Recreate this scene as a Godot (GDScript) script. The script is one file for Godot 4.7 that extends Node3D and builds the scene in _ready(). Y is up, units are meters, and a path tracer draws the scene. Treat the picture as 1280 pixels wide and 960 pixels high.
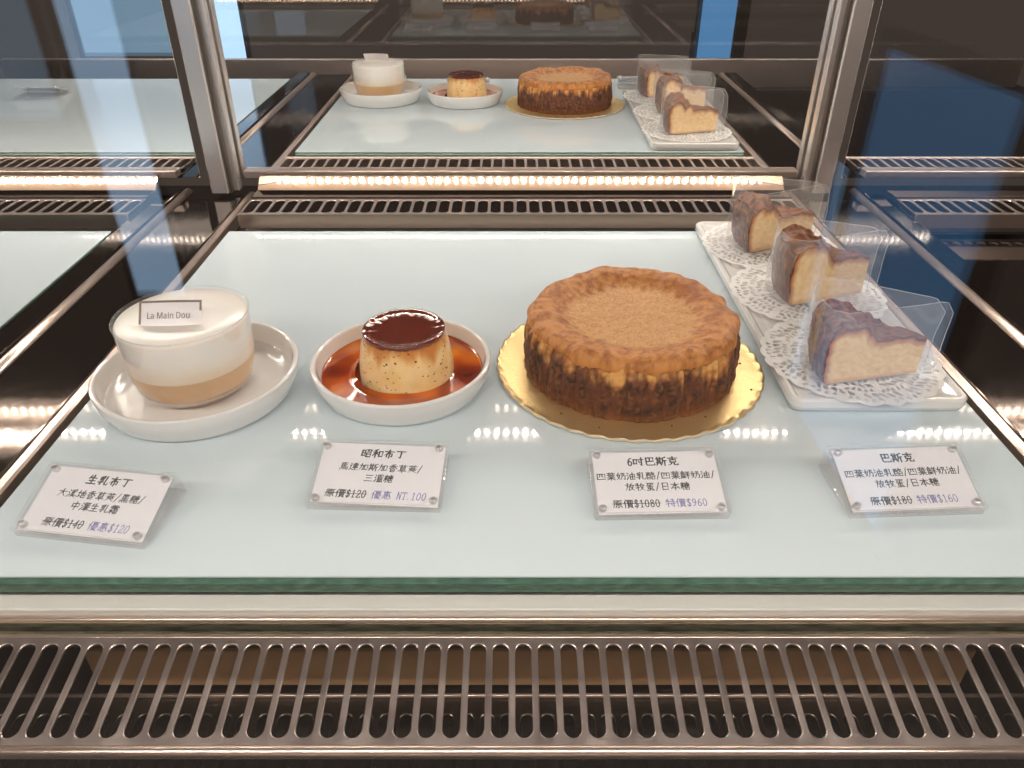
extends Node3D

const PITCH := 0.5721
var taken := {}
var M := {}

# ---------------------------------------------------------------- helpers
func lin(r, g, b, a = 1.0) -> Color:
	var c = Color(r, g, b).linear_to_srgb()
	c.a = a
	return c

func srgb(r, g, b) -> Color:
	return Color(r / 255.0, g / 255.0, b / 255.0).srgb_to_linear()

func mat(col: Color, rough = 0.5, metal = 0.0) -> StandardMaterial3D:
	var m := StandardMaterial3D.new()
	m.albedo_color = col
	m.roughness = rough
	m.metallic = metal
	return m

func noise_tex(freq, seed_, ramp = [], normal = false, size = 512, octaves = 4, bump = 4.0) -> NoiseTexture2D:
	var n := FastNoiseLite.new()
	n.seed = seed_
	n.noise_type = FastNoiseLite.TYPE_SIMPLEX_SMOOTH
	n.frequency = freq
	n.fractal_octaves = octaves
	var t := NoiseTexture2D.new()
	t.width = size
	t.height = size
	t.seamless = true
	t.noise = n
	if normal:
		t.as_normal_map = true
		t.bump_strength = bump
	if ramp.size():
		var g := Gradient.new()
		var offs := PackedFloat32Array()
		var cols := PackedColorArray()
		for r in ramp:
			offs.append(r[0])
			cols.append(r[1])
		g.offsets = offs
		g.colors = cols
		t.color_ramp = g
	return t

func numbered(called: String) -> String:
	if not taken.has(called):
		taken[called] = 0
		return called
	taken[called] += 1
	return "%s_%03d" % [called, taken[called]]

func tag(o, label = "", category = "", group = "", kind = ""):
	if label: o.set_meta("label", label)
	if category: o.set_meta("category", category)
	if group: o.set_meta("group", group)
	if kind: o.set_meta("kind", kind)
	return o

func base(called, at = Vector3.ZERO, turn = 0.0) -> Node3D:
	var o := Node3D.new()
	o.name = numbered(called)
	add_child(o)
	o.position = at
	o.rotation.y = turn
	return o

func put(called, mesh: Mesh, m: Material, parent: Node = null, at = Vector3.ZERO) -> MeshInstance3D:
	var o := MeshInstance3D.new()
	o.mesh = mesh
	o.material_override = m
	o.position = at
	if parent == null:
		o.name = numbered(called)
		add_child(o)
	else:
		o.name = called
		parent.add_child(o, true)
	return o

func struct(called, mesh, m, at = Vector3.ZERO):
	return tag(put(called, mesh, m, null, at), "", "", "", "structure")

# smooth surface from a grid of points; rows x cols, wrap joins the last column to the first
func grid(pts: Array, cols: Array, wrap: bool, flip := false, uvs: Array = []) -> ArrayMesh:
	var st := SurfaceTool.new()
	st.begin(Mesh.PRIMITIVE_TRIANGLES)
	add_grid(st, pts, cols, wrap, flip, uvs)
	st.generate_normals()
	return st.commit()

func add_grid(st: SurfaceTool, pts: Array, cols: Array, wrap: bool, flip := false, uvs: Array = []):
	st.set_smooth_group(0)
	var R: int = pts.size()
	var C: int = pts[0].size()
	var CC: int = C if wrap else C - 1
	for i in R - 1:
		for j in CC:
			var k: int = (j + 1) % C
			var q = [[i, j], [i, k], [i + 1, k], [i, j], [i + 1, k], [i + 1, j]]
			if flip:
				q = [[i, j], [i + 1, k], [i, k], [i, j], [i + 1, j], [i + 1, k]]
			for e in q:
				if cols.size():
					st.set_color(cols[e[0]][e[1]])
				if uvs.size():
					st.set_uv(uvs[e[0]][e[1]])
				st.add_vertex(pts[e[0]][e[1]])

# profile of [radius, height] from the bottom centre outwards and up; smooth lathe
func lathe(profile: Array, seg := 72, with_uv := false) -> ArrayMesh:
	var pts := []
	var uvs := []
	for i in profile.size():
		var row := []
		var urow := []
		for j in seg + (1 if with_uv else 0):
			var a := TAU * j / seg
			row.append(Vector3(cos(a) * profile[i][0], profile[i][1], sin(a) * profile[i][0]))
			urow.append(Vector2(float(j) / seg, float(i) / (profile.size() - 1)))
		pts.append(row)
		uvs.append(urow)
	return grid(pts, [], not with_uv, false, uvs if with_uv else [])

# rounds the corners of an open polyline of [r, y, radius]
func rounded(p: Array, n := 5) -> Array:
	var out := []
	for i in p.size():
		var c := Vector2(p[i][0], p[i][1])
		var rad: float = p[i][2] if p[i].size() > 2 else 0.0
		if rad <= 0.0 or i == 0 or i == p.size() - 1:
			out.append([c.x, c.y])
			continue
		var a := Vector2(p[i - 1][0], p[i - 1][1])
		var b := Vector2(p[i + 1][0], p[i + 1][1])
		var s := c + (a - c).limit_length(rad)
		var e := c + (b - c).limit_length(rad)
		for k in n + 1:
			var t := float(k) / n
			var q := s.lerp(c, t).lerp(c.lerp(e, t), t)
			out.append([q.x, q.y])
	return out

func rrect(w, d, rad, n := 4) -> Array:
	var out := []
	for q in 4:
		var sx = [1, -1, -1, 1][q]
		var sz = [1, 1, -1, -1][q]
		for k in n + 1:
			var a: float = PI / 2 * q + PI / 2 * k / n
			out.append(Vector2(sx * (w / 2 - rad) + cos(a) * rad, sz * (d / 2 - rad) + sin(a) * rad))
	return out

# levels: [inset, y]; closed below and above
func loft(w, d, rad, levels: Array, n := 4) -> ArrayMesh:
	var pts := []
	var first: Array = levels[0]
	var last: Array = levels[levels.size() - 1]
	var zero := []
	for p in rrect(w, d, rad, n): zero.append(Vector3(0, first[1], 0))
	pts.append(zero)
	for l in levels:
		var row := []
		for p in rrect(w - 2 * l[0], d - 2 * l[0], maxf(rad - l[0], 0.0001), n):
			row.append(Vector3(p.x, l[1], p.y))
		pts.append(row)
	var top := []
	for p in zero: top.append(Vector3(0, last[1], 0))
	pts.append(top)
	var st := SurfaceTool.new()
	st.begin(Mesh.PRIMITIVE_TRIANGLES)
	# every band has its own flat or smooth shading from shared corners
	var g := 0
	for i in pts.size() - 1:
		st.set_smooth_group(-1 if true else g)
		var C: int = pts[0].size()
		for j in C:
			var k: int = (j + 1) % C
			for e in [pts[i][j], pts[i][k], pts[i + 1][k], pts[i][j], pts[i + 1][k], pts[i + 1][j]]:
				st.add_vertex(e)
	st.generate_normals()
	return st.commit()

# box with chamfered edges
func cbox(sx, sy, sz, c := 0.0006) -> ArrayMesh:
	return loft(sx, sz, c, [[c, -sy / 2], [0.0, -sy / 2 + c], [0.0, sy / 2 - c], [c, sy / 2]], 1)

func boxpart(called, x0, x1, y0, y1, z0, z1, m, parent = null, c := 0.0006):
	return put(called, cbox(x1 - x0, y1 - y0, absf(z1 - z0), c), m, parent, Vector3((x0 + x1) / 2, (y0 + y1) / 2, (z0 + z1) / 2))

# punched sheet lying in xz, its slots running along z
func slot_sheet(n: int, pitch: float, sw: float, sl: float, depth: float, thick: float, ch := 0.0003) -> ArrayMesh:
	var st := SurfaceTool.new()
	st.begin(Mesh.PRIMITIVE_TRIANGLES)
	var zs := []
	var r := sw / 2
	for k in 7: zs.append(-sl / 2 + r - r * cos(PI / 2 * k / 6.0))
	for k in 7: zs.append(sl / 2 - r + r * sin(PI / 2 * k / 6.0))
	var half := func(z: float, grow: float) -> float:
		var d := maxf(absf(z) - (sl / 2 - r), 0.0)
		return sqrt(maxf(r * r - d * d, 0.0)) + grow
	var quad := func(a, b, c, d):
		for e in [a, b, c, a, c, d]: st.add_vertex(e)
	st.set_smooth_group(-1)
	for i in n:
		var x: float = (i - (n - 1) / 2.0) * pitch
		var h := pitch / 2
		for face in 2:
			var y: float = 0.0 if face == 0 else -thick
			var flat := func(xa, xb, za, zb, xc, xd):
				var a := Vector3(x + xa, y, za)
				var b := Vector3(x + xb, y, za)
				var c := Vector3(x + xc, y, zb)
				var d := Vector3(x + xd, y, zb)
				if face == 0: quad.call(a, b, c, d)
				else: quad.call(d, c, b, a)
			flat.call(-h, h, -depth / 2, -sl / 2 - ch, h, -h)
			flat.call(-h, h, sl / 2 + ch, depth / 2, h, -h)
			for k in zs.size() - 1:
				var za: float = zs[k] * (1.0 + 2.0 * ch / sl)
				var zb: float = zs[k + 1] * (1.0 + 2.0 * ch / sl)
				var ga: float = half.call(zs[k], 0.0)
				var gb: float = half.call(zs[k + 1], 0.0)
				ga += ch if ga > 0.0001 else 0.0
				gb += ch if gb > 0.0001 else 0.0
				flat.call(-h, -ga, za, zb, -gb, -h)
				flat.call(ga, h, za, zb, h, gb)
		for s in [-1.0, 1.0]:
			for k in zs.size() - 1:
				var a0: float = half.call(zs[k], 0.0)
				var b0: float = half.call(zs[k + 1], 0.0)
				var f := 1.0 + 2.0 * ch / sl
				var o0 := Vector3(x + s * (a0 + (ch if a0 > 0.0001 else 0.0)), 0, zs[k] * f)
				var o1 := Vector3(x + s * (b0 + (ch if b0 > 0.0001 else 0.0)), 0, zs[k + 1] * f)
				var i0 := Vector3(x + s * a0, -ch, zs[k])
				var i1 := Vector3(x + s * b0, -ch, zs[k + 1])
				var j0 := Vector3(x + s * a0, -thick, zs[k])
				var j1 := Vector3(x + s * b0, -thick, zs[k + 1])
				if s < 0:
					quad.call(o0, i0, i1, o1)
					quad.call(i0, j0, j1, i1)
				else:
					quad.call(o1, i1, i0, o0)
					quad.call(i1, j1, j0, i0)
	var w := n * pitch / 2
	var dd := depth / 2
	quad.call(Vector3(-w, 0, dd), Vector3(w, 0, dd), Vector3(w, -thick, dd), Vector3(-w, -thick, dd))
	quad.call(Vector3(w, 0, -dd), Vector3(-w, 0, -dd), Vector3(-w, -thick, -dd), Vector3(w, -thick, -dd))
	st.generate_normals()
	return st.commit()

# ---------------------------------------------------------------- writing
var WATER := [[12, 12, 24, 22], [8, 38, 20, 46], [8, 92, 26, 60]]
var MAN := [[26, 6, 6, 46], [18, 34, 18, 96]]
var GRASS := [[8, 18, 92, 18], [34, 6, 34, 30], [66, 6, 66, 30]]
var TAP := [[66, 8, 52, 42], [62, 28, 96, 28], [84, 28, 76, 64, 46, 94], [58, 44, 72, 76, 96, 94]]
var COW := [[16, 14, 6, 40], [12, 32, 46, 32], [28, 8, 28, 96], [4, 64, 46, 56]]
var GLYPH := {
	"生": [[28, 12, 14, 42], [24, 34, 80, 34], [50, 6, 50, 90], [24, 62, 78, 62], [8, 91, 94, 91]],
	"乳": [[46, 8, 14, 20], [14, 26, 20, 38], [30, 24, 34, 36], [48, 20, 40, 38], [14, 46, 46, 46, 32, 60], [32, 60, 32, 92, 22, 86], [6, 70, 54, 64], [68, 10, 68, 82, 74, 90, 94, 90, 94, 74]],
	"布": [[8, 26, 92, 26], [48, 6, 38, 40, 8, 66], [30, 48, 30, 84], [30, 48, 76, 48, 76, 80, 66, 76], [53, 34, 53, 96]],
	"丁": [[10, 20, 92, 20], [54, 20, 54, 90, 38, 82]],
	"大": [[8, 36, 92, 36], [50, 6, 46, 46, 10, 94], [50, 42, 64, 70, 94, 94]],
	"溪": WATER + [[84, 6, 40, 16], [40, 22, 46, 32], [60, 20, 64, 30], [84, 18, 74, 32], [58, 32, 44, 46, 72, 48], [70, 40, 44, 60, 78, 60], [34, 72, 96, 72], [64, 62, 60, 78, 34, 96], [64, 74, 78, 86, 96, 96]],
	"地": [[6, 36, 40, 36], [23, 12, 23, 76], [4, 82, 42, 72], [46, 46, 90, 34, 88, 66, 78, 64], [70, 8, 70, 72], [54, 22, 54, 84, 60, 90, 94, 90, 94, 74]],
	"香": [[70, 6, 28, 14], [10, 28, 92, 28], [50, 12, 50, 54], [48, 30, 12, 56], [52, 30, 92, 54], [30, 60, 30, 96], [30, 60, 72, 60, 72, 96], [30, 77, 72, 77], [30, 94, 72, 94]],
	"草": GRASS + [[28, 36, 28, 68], [28, 36, 74, 36, 74, 68], [28, 51, 74, 51], [28, 66, 74, 66], [8, 80, 92, 80], [50, 68, 50, 98]],
	"莢": GRASS + [[12, 44, 90, 44], [50, 32, 48, 66, 10, 96], [50, 60, 66, 80, 94, 96], [30, 50, 18, 68], [30, 56, 42, 68], [72, 50, 60, 68], [72, 56, 86, 68]],
	"黑": [[24, 8, 24, 44], [24, 8, 78, 8, 78, 44], [36, 16, 40, 28], [64, 16, 60, 28], [24, 44, 78, 44], [50, 8, 50, 74], [20, 58, 82, 58], [8, 74, 92, 74], [16, 84, 10, 96], [36, 84, 40, 96], [58, 84, 64, 96], [80, 82, 92, 96]],
	"糖": [[8, 18, 16, 34], [38, 16, 30, 34], [4, 44, 44, 44], [24, 8, 24, 96], [22, 46, 4, 76], [26, 46, 42, 64], [70, 4, 74, 14], [50, 18, 96, 18], [50, 18, 50, 60, 40, 96], [56, 32, 90, 32, 90, 52], [54, 42, 96, 42], [58, 52, 90, 52], [74, 22, 74, 66], [58, 70, 58, 94], [58, 70, 90, 70, 90, 94], [58, 92, 90, 92]],
	"中": [[16, 26, 16, 64], [16, 26, 84, 26, 84, 64], [16, 60, 84, 60], [50, 6, 50, 96]],
	"澤": WATER + [[38, 8, 38, 30], [38, 8, 92, 8, 92, 30], [56, 8, 56, 28], [74, 8, 74, 28], [38, 30, 92, 30], [44, 42, 88, 42], [65, 32, 65, 54], [34, 54, 96, 54], [52, 60, 56, 70], [78, 58, 72, 70], [42, 72, 90, 72], [36, 84, 96, 84], [65, 54, 65, 98]],
	"霜": [[18, 8, 82, 8], [8, 20, 8, 36], [8, 20, 92, 20, 90, 34], [50, 8, 50, 44], [24, 28, 40, 30], [24, 38, 40, 40], [60, 28, 76, 30], [60, 38, 76, 40], [6, 62, 46, 62], [26, 48, 26, 98], [26, 64, 6, 88], [26, 64, 46, 82], [56, 50, 56, 96], [56, 50, 90, 50, 90, 96], [56, 65, 90, 65], [56, 80, 90, 80], [56, 94, 90, 94]],
	"原": [[12, 12, 92, 12], [14, 12, 14, 60, 4, 94], [56, 16, 46, 28], [32, 28, 32, 60], [32, 28, 82, 28, 82, 60], [32, 44, 82, 44], [32, 58, 82, 58], [57, 60, 57, 94, 46, 88], [38, 70, 26, 90], [74, 70, 90, 88]],
	"價": MAN + [[34, 10, 96, 10], [40, 22, 40, 40], [40, 22, 92, 22, 92, 40], [56, 10, 56, 38], [74, 10, 74, 38], [40, 40, 92, 40], [46, 48, 46, 82], [46, 48, 86, 48, 86, 82], [46, 59, 86, 59], [46, 70, 86, 70], [46, 82, 86, 82], [56, 86, 40, 97], [74, 86, 92, 97]],
	"優": MAN + [[36, 8, 94, 8], [62, 8, 56, 18], [44, 20, 44, 46], [44, 20, 86, 20, 86, 46], [44, 29, 86, 29], [44, 38, 86, 38], [36, 50, 34, 58], [36, 50, 96, 50, 92, 58], [42, 62, 40, 70], [52, 58, 58, 68, 76, 68], [64, 56, 68, 62], [82, 60, 88, 68], [56, 72, 40, 86], [52, 78, 84, 78, 36, 98], [54, 84, 94, 98]],
	"惠": [[14, 14, 86, 14], [26, 24, 26, 50], [26, 24, 74, 24, 74, 50], [26, 37, 74, 37], [26, 50, 74, 50], [50, 4, 50, 60], [12, 62, 84, 60], [80, 54, 88, 66], [18, 74, 10, 90], [34, 72, 36, 92, 70, 94, 74, 84], [50, 70, 56, 80], [82, 72, 92, 86]],
	"昭": [[10, 20, 10, 80], [10, 20, 36, 20, 36, 80], [10, 48, 36, 48], [10, 76, 36, 76], [48, 14, 90, 14, 84, 46, 72, 42], [66, 14, 62, 36, 44, 52], [52, 60, 52, 92], [52, 60, 88, 60, 88, 92], [52, 90, 88, 90]],
	"和": [[44, 8, 14, 18], [6, 36, 52, 36], [30, 14, 30, 96], [28, 40, 6, 74], [32, 42, 50, 60], [62, 28, 62, 84], [62, 28, 92, 28, 92, 84], [62, 80, 92, 80]],
	"馬": [[22, 8, 22, 62], [22, 8, 82, 8], [22, 26, 76, 26], [22, 44, 76, 44], [50, 8, 50, 62], [22, 62, 88, 62, 84, 94, 70, 88], [14, 74, 8, 92], [32, 74, 36, 88], [48, 74, 54, 86], [64, 72, 70, 82]],
	"達": [[12, 10, 22, 20], [6, 34, 24, 34, 12, 58, 24, 72], [4, 90, 20, 76, 40, 90, 96, 92], [44, 14, 86, 14], [65, 4, 65, 26], [36, 26, 94, 26], [52, 30, 56, 38], [78, 30, 72, 38], [42, 42, 90, 42], [44, 54, 86, 54], [36, 66, 94, 66], [65, 42, 65, 84]],
	"加": [[6, 30, 46, 30, 42, 86, 30, 80], [26, 8, 24, 50, 4, 92], [58, 26, 58, 84], [58, 26, 90, 26, 90, 84], [58, 80, 90, 80]],
	"斯": [[4, 24, 52, 24], [16, 8, 16, 66], [40, 8, 40, 66], [16, 38, 40, 38], [16, 52, 40, 52], [4, 66, 54, 66], [18, 72, 6, 92], [38, 72, 48, 88], [90, 8, 62, 18], [64, 18, 62, 56, 50, 94], [64, 44, 96, 44], [80, 44, 80, 96]],
	"三": [[16, 18, 84, 18], [24, 50, 76, 50], [8, 86, 92, 86]],
	"溫": WATER + [[42, 8, 42, 50], [42, 8, 88, 8, 88, 50], [42, 50, 88, 50], [65, 14, 52, 40], [66, 26, 78, 40], [44, 62, 44, 92], [44, 62, 86, 62, 86, 92], [58, 62, 58, 92], [72, 62, 72, 92], [34, 92, 98, 92]],
	"巴": [[18, 12, 18, 80, 26, 90, 92, 90, 92, 72], [18, 12, 82, 12, 82, 50], [50, 12, 50, 50], [18, 50, 82, 50]],
	"克": [[10, 20, 90, 20], [50, 4, 50, 38], [26, 38, 26, 62], [26, 38, 76, 38, 76, 62], [26, 62, 76, 62], [40, 62, 34, 82, 8, 96], [60, 62, 60, 90, 92, 92, 94, 76]],
	"四": [[10, 20, 10, 88], [10, 20, 90, 20, 90, 88], [38, 20, 36, 48, 22, 62], [60, 20, 60, 54, 80, 56], [10, 84, 90, 84]],
	"葉": [[8, 14, 92, 14], [34, 4, 34, 24], [66, 4, 66, 24], [8, 36, 92, 36], [28, 26, 28, 54], [50, 26, 50, 54], [72, 26, 72, 54], [28, 54, 80, 54], [8, 68, 92, 68], [50, 58, 50, 98], [48, 70, 10, 94], [52, 70, 92, 94]],
	"奶": [[24, 8, 14, 54, 40, 90], [38, 34, 28, 70, 6, 92], [4, 36, 46, 32], [52, 14, 86, 14, 76, 44, 94, 46, 88, 90, 74, 84], [66, 14, 60, 60, 46, 94]],
	"油": WATER + [[42, 32, 42, 92], [42, 32, 90, 32, 90, 92], [66, 8, 66, 90], [42, 60, 90, 60], [42, 90, 90, 90]],
	"酪": [[4, 14, 48, 14], [8, 30, 8, 92], [8, 30, 46, 30, 46, 92], [20, 14, 20, 48, 12, 56], [34, 14, 34, 50, 42, 52], [8, 70, 46, 70], [8, 90, 46, 90], [68, 6, 54, 34], [64, 18, 88, 18, 76, 40, 52, 56], [64, 28, 96, 54], [60, 64, 60, 94], [60, 64, 90, 64, 90, 94], [60, 92, 90, 92]],
	"鮮": [[22, 4, 6, 26], [20, 14, 38, 14, 28, 26], [8, 28, 8, 66], [8, 28, 46, 28, 46, 66], [27, 28, 27, 66], [8, 47, 46, 47], [8, 66, 46, 66], [8, 76, 4, 92], [20, 76, 22, 88], [32, 76, 34, 88], [44, 74, 50, 88], [60, 10, 66, 22], [88, 8, 80, 22], [54, 28, 96, 28], [58, 46, 92, 46], [52, 64, 98, 64], [75, 28, 75, 98]],
	"放": [[24, 6, 30, 16], [4, 26, 50, 26], [22, 26, 20, 58, 4, 92], [22, 46, 44, 46, 42, 88, 30, 84]] + TAP,
	"牧": COW + TAP,
	"蛋": [[16, 10, 88, 10, 80, 22], [52, 10, 52, 40], [52, 26, 76, 26], [30, 20, 24, 38, 8, 46], [26, 34, 50, 42, 92, 44], [28, 54, 28, 74], [28, 54, 72, 54, 72, 74], [28, 74, 72, 74], [50, 46, 50, 92], [16, 94, 84, 90], [76, 82, 90, 96]],
	"日": [[24, 10, 24, 92], [24, 10, 78, 10, 78, 92], [24, 50, 78, 50], [24, 88, 78, 88]],
	"本": [[8, 28, 92, 28], [50, 6, 50, 96], [48, 30, 8, 80], [52, 30, 94, 80], [30, 72, 70, 72]],
	"特": COW + [[54, 16, 92, 16], [73, 4, 73, 36], [48, 36, 98, 36], [48, 56, 98, 56], [82, 44, 82, 92, 70, 86], [58, 66, 66, 78]],
	"吋": [[8, 28, 8, 76], [8, 28, 34, 28, 34, 76], [8, 72, 34, 72], [44, 30, 96, 30], [78, 8, 78, 90, 64, 82], [54, 48, 64, 62]],
	"0": [[25, 10, 14, 18, 9, 36, 8, 52, 10, 70, 16, 86, 25, 92, 34, 86, 40, 70, 42, 52, 41, 36, 36, 18, 25, 10]],
	"1": [[13, 24, 26, 12], [26, 10, 26, 90], [14, 91, 38, 91]],
	"2": [[9, 28, 12, 16, 22, 10, 34, 14, 39, 28, 34, 46, 20, 68, 8, 90], [8, 91, 42, 91], [42, 91, 43, 80]],
	"4": [[32, 92, 32, 10], [32, 10, 6, 66], [6, 66, 45, 66]],
	"6": [[38, 14, 24, 20, 12, 42, 9, 64, 14, 86, 25, 92, 37, 84, 41, 68, 36, 52, 26, 46, 14, 54, 10, 66]],
	"8": [[25, 10, 13, 18, 12, 32, 25, 46, 37, 32, 36, 18, 25, 10], [25, 46, 10, 62, 9, 78, 25, 92, 41, 78, 40, 62, 25, 46]],
	"9": [[12, 90, 26, 82, 38, 60, 41, 38, 36, 16, 25, 10, 13, 18, 9, 34, 14, 50, 24, 55, 36, 48, 40, 36]],
	"$": [[40, 26, 34, 16, 24, 12, 12, 18, 10, 32, 18, 44, 32, 52, 41, 66, 38, 82, 26, 90, 14, 86, 9, 74], [25, 2, 25, 99]],
	"N": [[10, 90, 10, 10], [10, 10, 40, 90], [40, 90, 40, 10], [4, 10, 14, 10], [34, 10, 46, 10], [4, 90, 16, 90]],
	"T": [[5, 11, 45, 11], [25, 11, 25, 90], [16, 90, 34, 90], [5, 11, 5, 24], [45, 11, 45, 24]],
	".": [[10, 86, 14, 92]],
	"/": [[40, 4, 8, 98]],
}

func wide(ch: String) -> float:
	if ch == " ": return 0.45
	if ch == ".": return 0.4
	return 0.52 if "0123456789$NT/".contains(ch) else 1.04

func line_width(text: String) -> float:
	var w := 0.0
	for ch in text: w += wide(ch)
	return w

# brush strokes laid flat in xy, starting at x, centred on y; returns the end
func write(st: SurfaceTool, text: String, size: float, x: float, y: float, weight: float, slant := 0.0) -> float:
	for ch in text:
		for stroke in GLYPH.get(ch, []):
			var p := PackedVector2Array()
			for k in stroke.size() / 2:
				var gx: float = stroke[2 * k] / 100.0
				var gy: float = 0.5 - stroke[2 * k + 1] / 100.0
				p.append(Vector2(x + (gx + gy * slant) * size, y + gy * size))
			var n := p.size()
			var cjk: bool = wide(ch) > 1.0
			for k in n - 1:
				var d := (p[k + 1] - p[k]).normalized()
				var nn := Vector2(-d.y, d.x)
				var steep := absf(d.y)
				var w := weight * size * (0.95 + 0.15 * steep)
				var wa := w * (1.25 if k == 0 and cjk else 1.0)
				var wb := w * (0.45 if k == n - 2 and cjk and n > 2 else 1.0)
				var a := p[k] - d * w * 0.4
				var b := p[k + 1] + d * w * 0.4
				var q = [a + nn * wa / 2, b + nn * wb / 2, b - nn * wb / 2, a - nn * wa / 2]
				var lift := 0.00001 * (k % 3)
				for e in [q[0], q[1], q[2], q[0], q[2], q[3]]:
					st.add_vertex(Vector3(e.x, e.y, lift))
		x += wide(ch) * size
	return x

func ink_mesh(lines: Array) -> ArrayMesh:
	var st := SurfaceTool.new()
	st.begin(Mesh.PRIMITIVE_TRIANGLES)
	for l in lines:
		if l.has("rule"):
			var r = l.rule
			for e in [Vector3(r[0], r[2], 0.00004), Vector3(r[1], r[2], 0.00004), Vector3(r[1], r[2] - r[3], 0.00004), Vector3(r[0], r[2], 0.00004), Vector3(r[1], r[2] - r[3], 0.00004), Vector3(r[0], r[2] - r[3], 0.00004)]:
				st.add_vertex(e)
		else:
			write(st, l.text, l.size, l.x, l.y, l.weight, l.get("slant", 0.0))
	st.generate_normals()
	return st.commit()

func price_card(at: Vector3, yaw: float, tilt: float, W: float, H: float, lines: Array, skew: float, label: String, group := "acrylic price cards along the shelf front"):
	var o := base("price_card", at, yaw)
	tag(o, label, "price card", group)
	var slope := Node3D.new()
	var face := Transform3D(Basis(Vector3.RIGHT, -(PI / 2 - tilt)), Vector3(0, 0.006, 0))
	# face axes: x right, y up the slope, z out of the face
	var s1 := put("front_sheet", cbox(W, H, 0.0022, 0.0004), M.acrylic, o)
	s1.transform = face * Transform3D(Basis(), Vector3(0, H / 2, -0.0011))
	var s2 := put("back_sheet", cbox(W, H, 0.0022, 0.0004), M.acrylic, o)
	s2.transform = face * Transform3D(Basis(), Vector3(0, H / 2, -0.0040))
	var paper := put("paper", cbox(W - 0.0045, H - 0.0035, 0.0003, 0.0001), M.paper, o)
	paper.transform = face * Transform3D(Basis(Vector3.BACK, skew), Vector3(0.0004, H / 2 - 0.0002, -0.00255))
	slope.free()
	var pw := Transform3D(Basis(), Vector3(0, 0, 0.00017))
	var y_of := func(f: float) -> float: return H * (0.5 - f)
	var dark := []
	var sale := []
	if lines.size():
		var size0 := 0.0066
		dark.append({"text": lines[0], "size": size0, "x": -line_width(lines[0]) * size0 / 2 + lines[5], "y": y_of.call(0.185), "weight": 0.115, "slant": lines[6]})
		for k in 2:
			var sz := 0.0056
			dark.append({"text": lines[1 + k], "size": sz, "x": -line_width(lines[1 + k]) * sz / 2 + lines[5] * 0.6, "y": y_of.call(0.405 + 0.165 * k), "weight": 0.092, "slant": lines[6]})
		var psz := 0.0058
		var total: float = (line_width(lines[3]) + 0.5 + line_width(lines[4])) * psz
		var x0: float = -total / 2 + lines[5]
		var py: float = y_of.call(0.815)
		dark.append({"text": lines[3], "size": psz, "x": x0, "y": py, "weight": 0.092, "slant": lines[6]})
		dark.append({"rule": [x0 - 0.0006, x0 + line_width(lines[3]) * psz + 0.0002, py + 0.0003, 0.00045]})
		sale.append({"text": lines[4], "size": psz, "x": x0 + (line_width(lines[3]) + 0.5) * psz, "y": py, "weight": 0.078, "slant": lines[6]})
		var i1 := put("print", ink_mesh(dark), M.ink, o)
		i1.transform = paper.transform * pw
		var i2 := put("sale_print", ink_mesh(sale), M.sale_ink, o)
		i2.transform = paper.transform * pw
	for sx in [-1, 1]:
		for sy in [0.1, 0.9]:
			var sc := put("screw", M.screw_mesh, M.screw, o)
			sc.transform = face * Transform3D(Basis(Vector3.RIGHT, PI / 2), Vector3(sx * (W / 2 - 0.0052), H * sy, -0.0050))
	# bottom and rear sheets that make the stand a wedge
	var zt := -H * cos(tilt)
	var yt := 0.006 + H * sin(tilt)
	boxpart("base_sheet", -W / 2 + 0.001, W / 2 - 0.001, 0.0, 0.0028, zt - 0.006, -0.001, M.acrylic_edge, o, 0.0004)
	boxpart("front_foot", -W / 2 + 0.001, W / 2 - 0.001, 0.0030, 0.0050, -0.0032, -0.001, M.acrylic_edge, o, 0.0004)
	var leg := put("rear_sheet", cbox(W - 0.002, yt - 0.006, 0.002, 0.0004), M.acrylic, o)
	leg.transform = Transform3D(Basis(Vector3.RIGHT, 0.16), Vector3(0, yt / 2 - 0.0016, zt - 0.0036))
	return o

# ---------------------------------------------------------------- food
func sm(a, b, x) -> float:
	return smoothstep(a, b, x)

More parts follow.
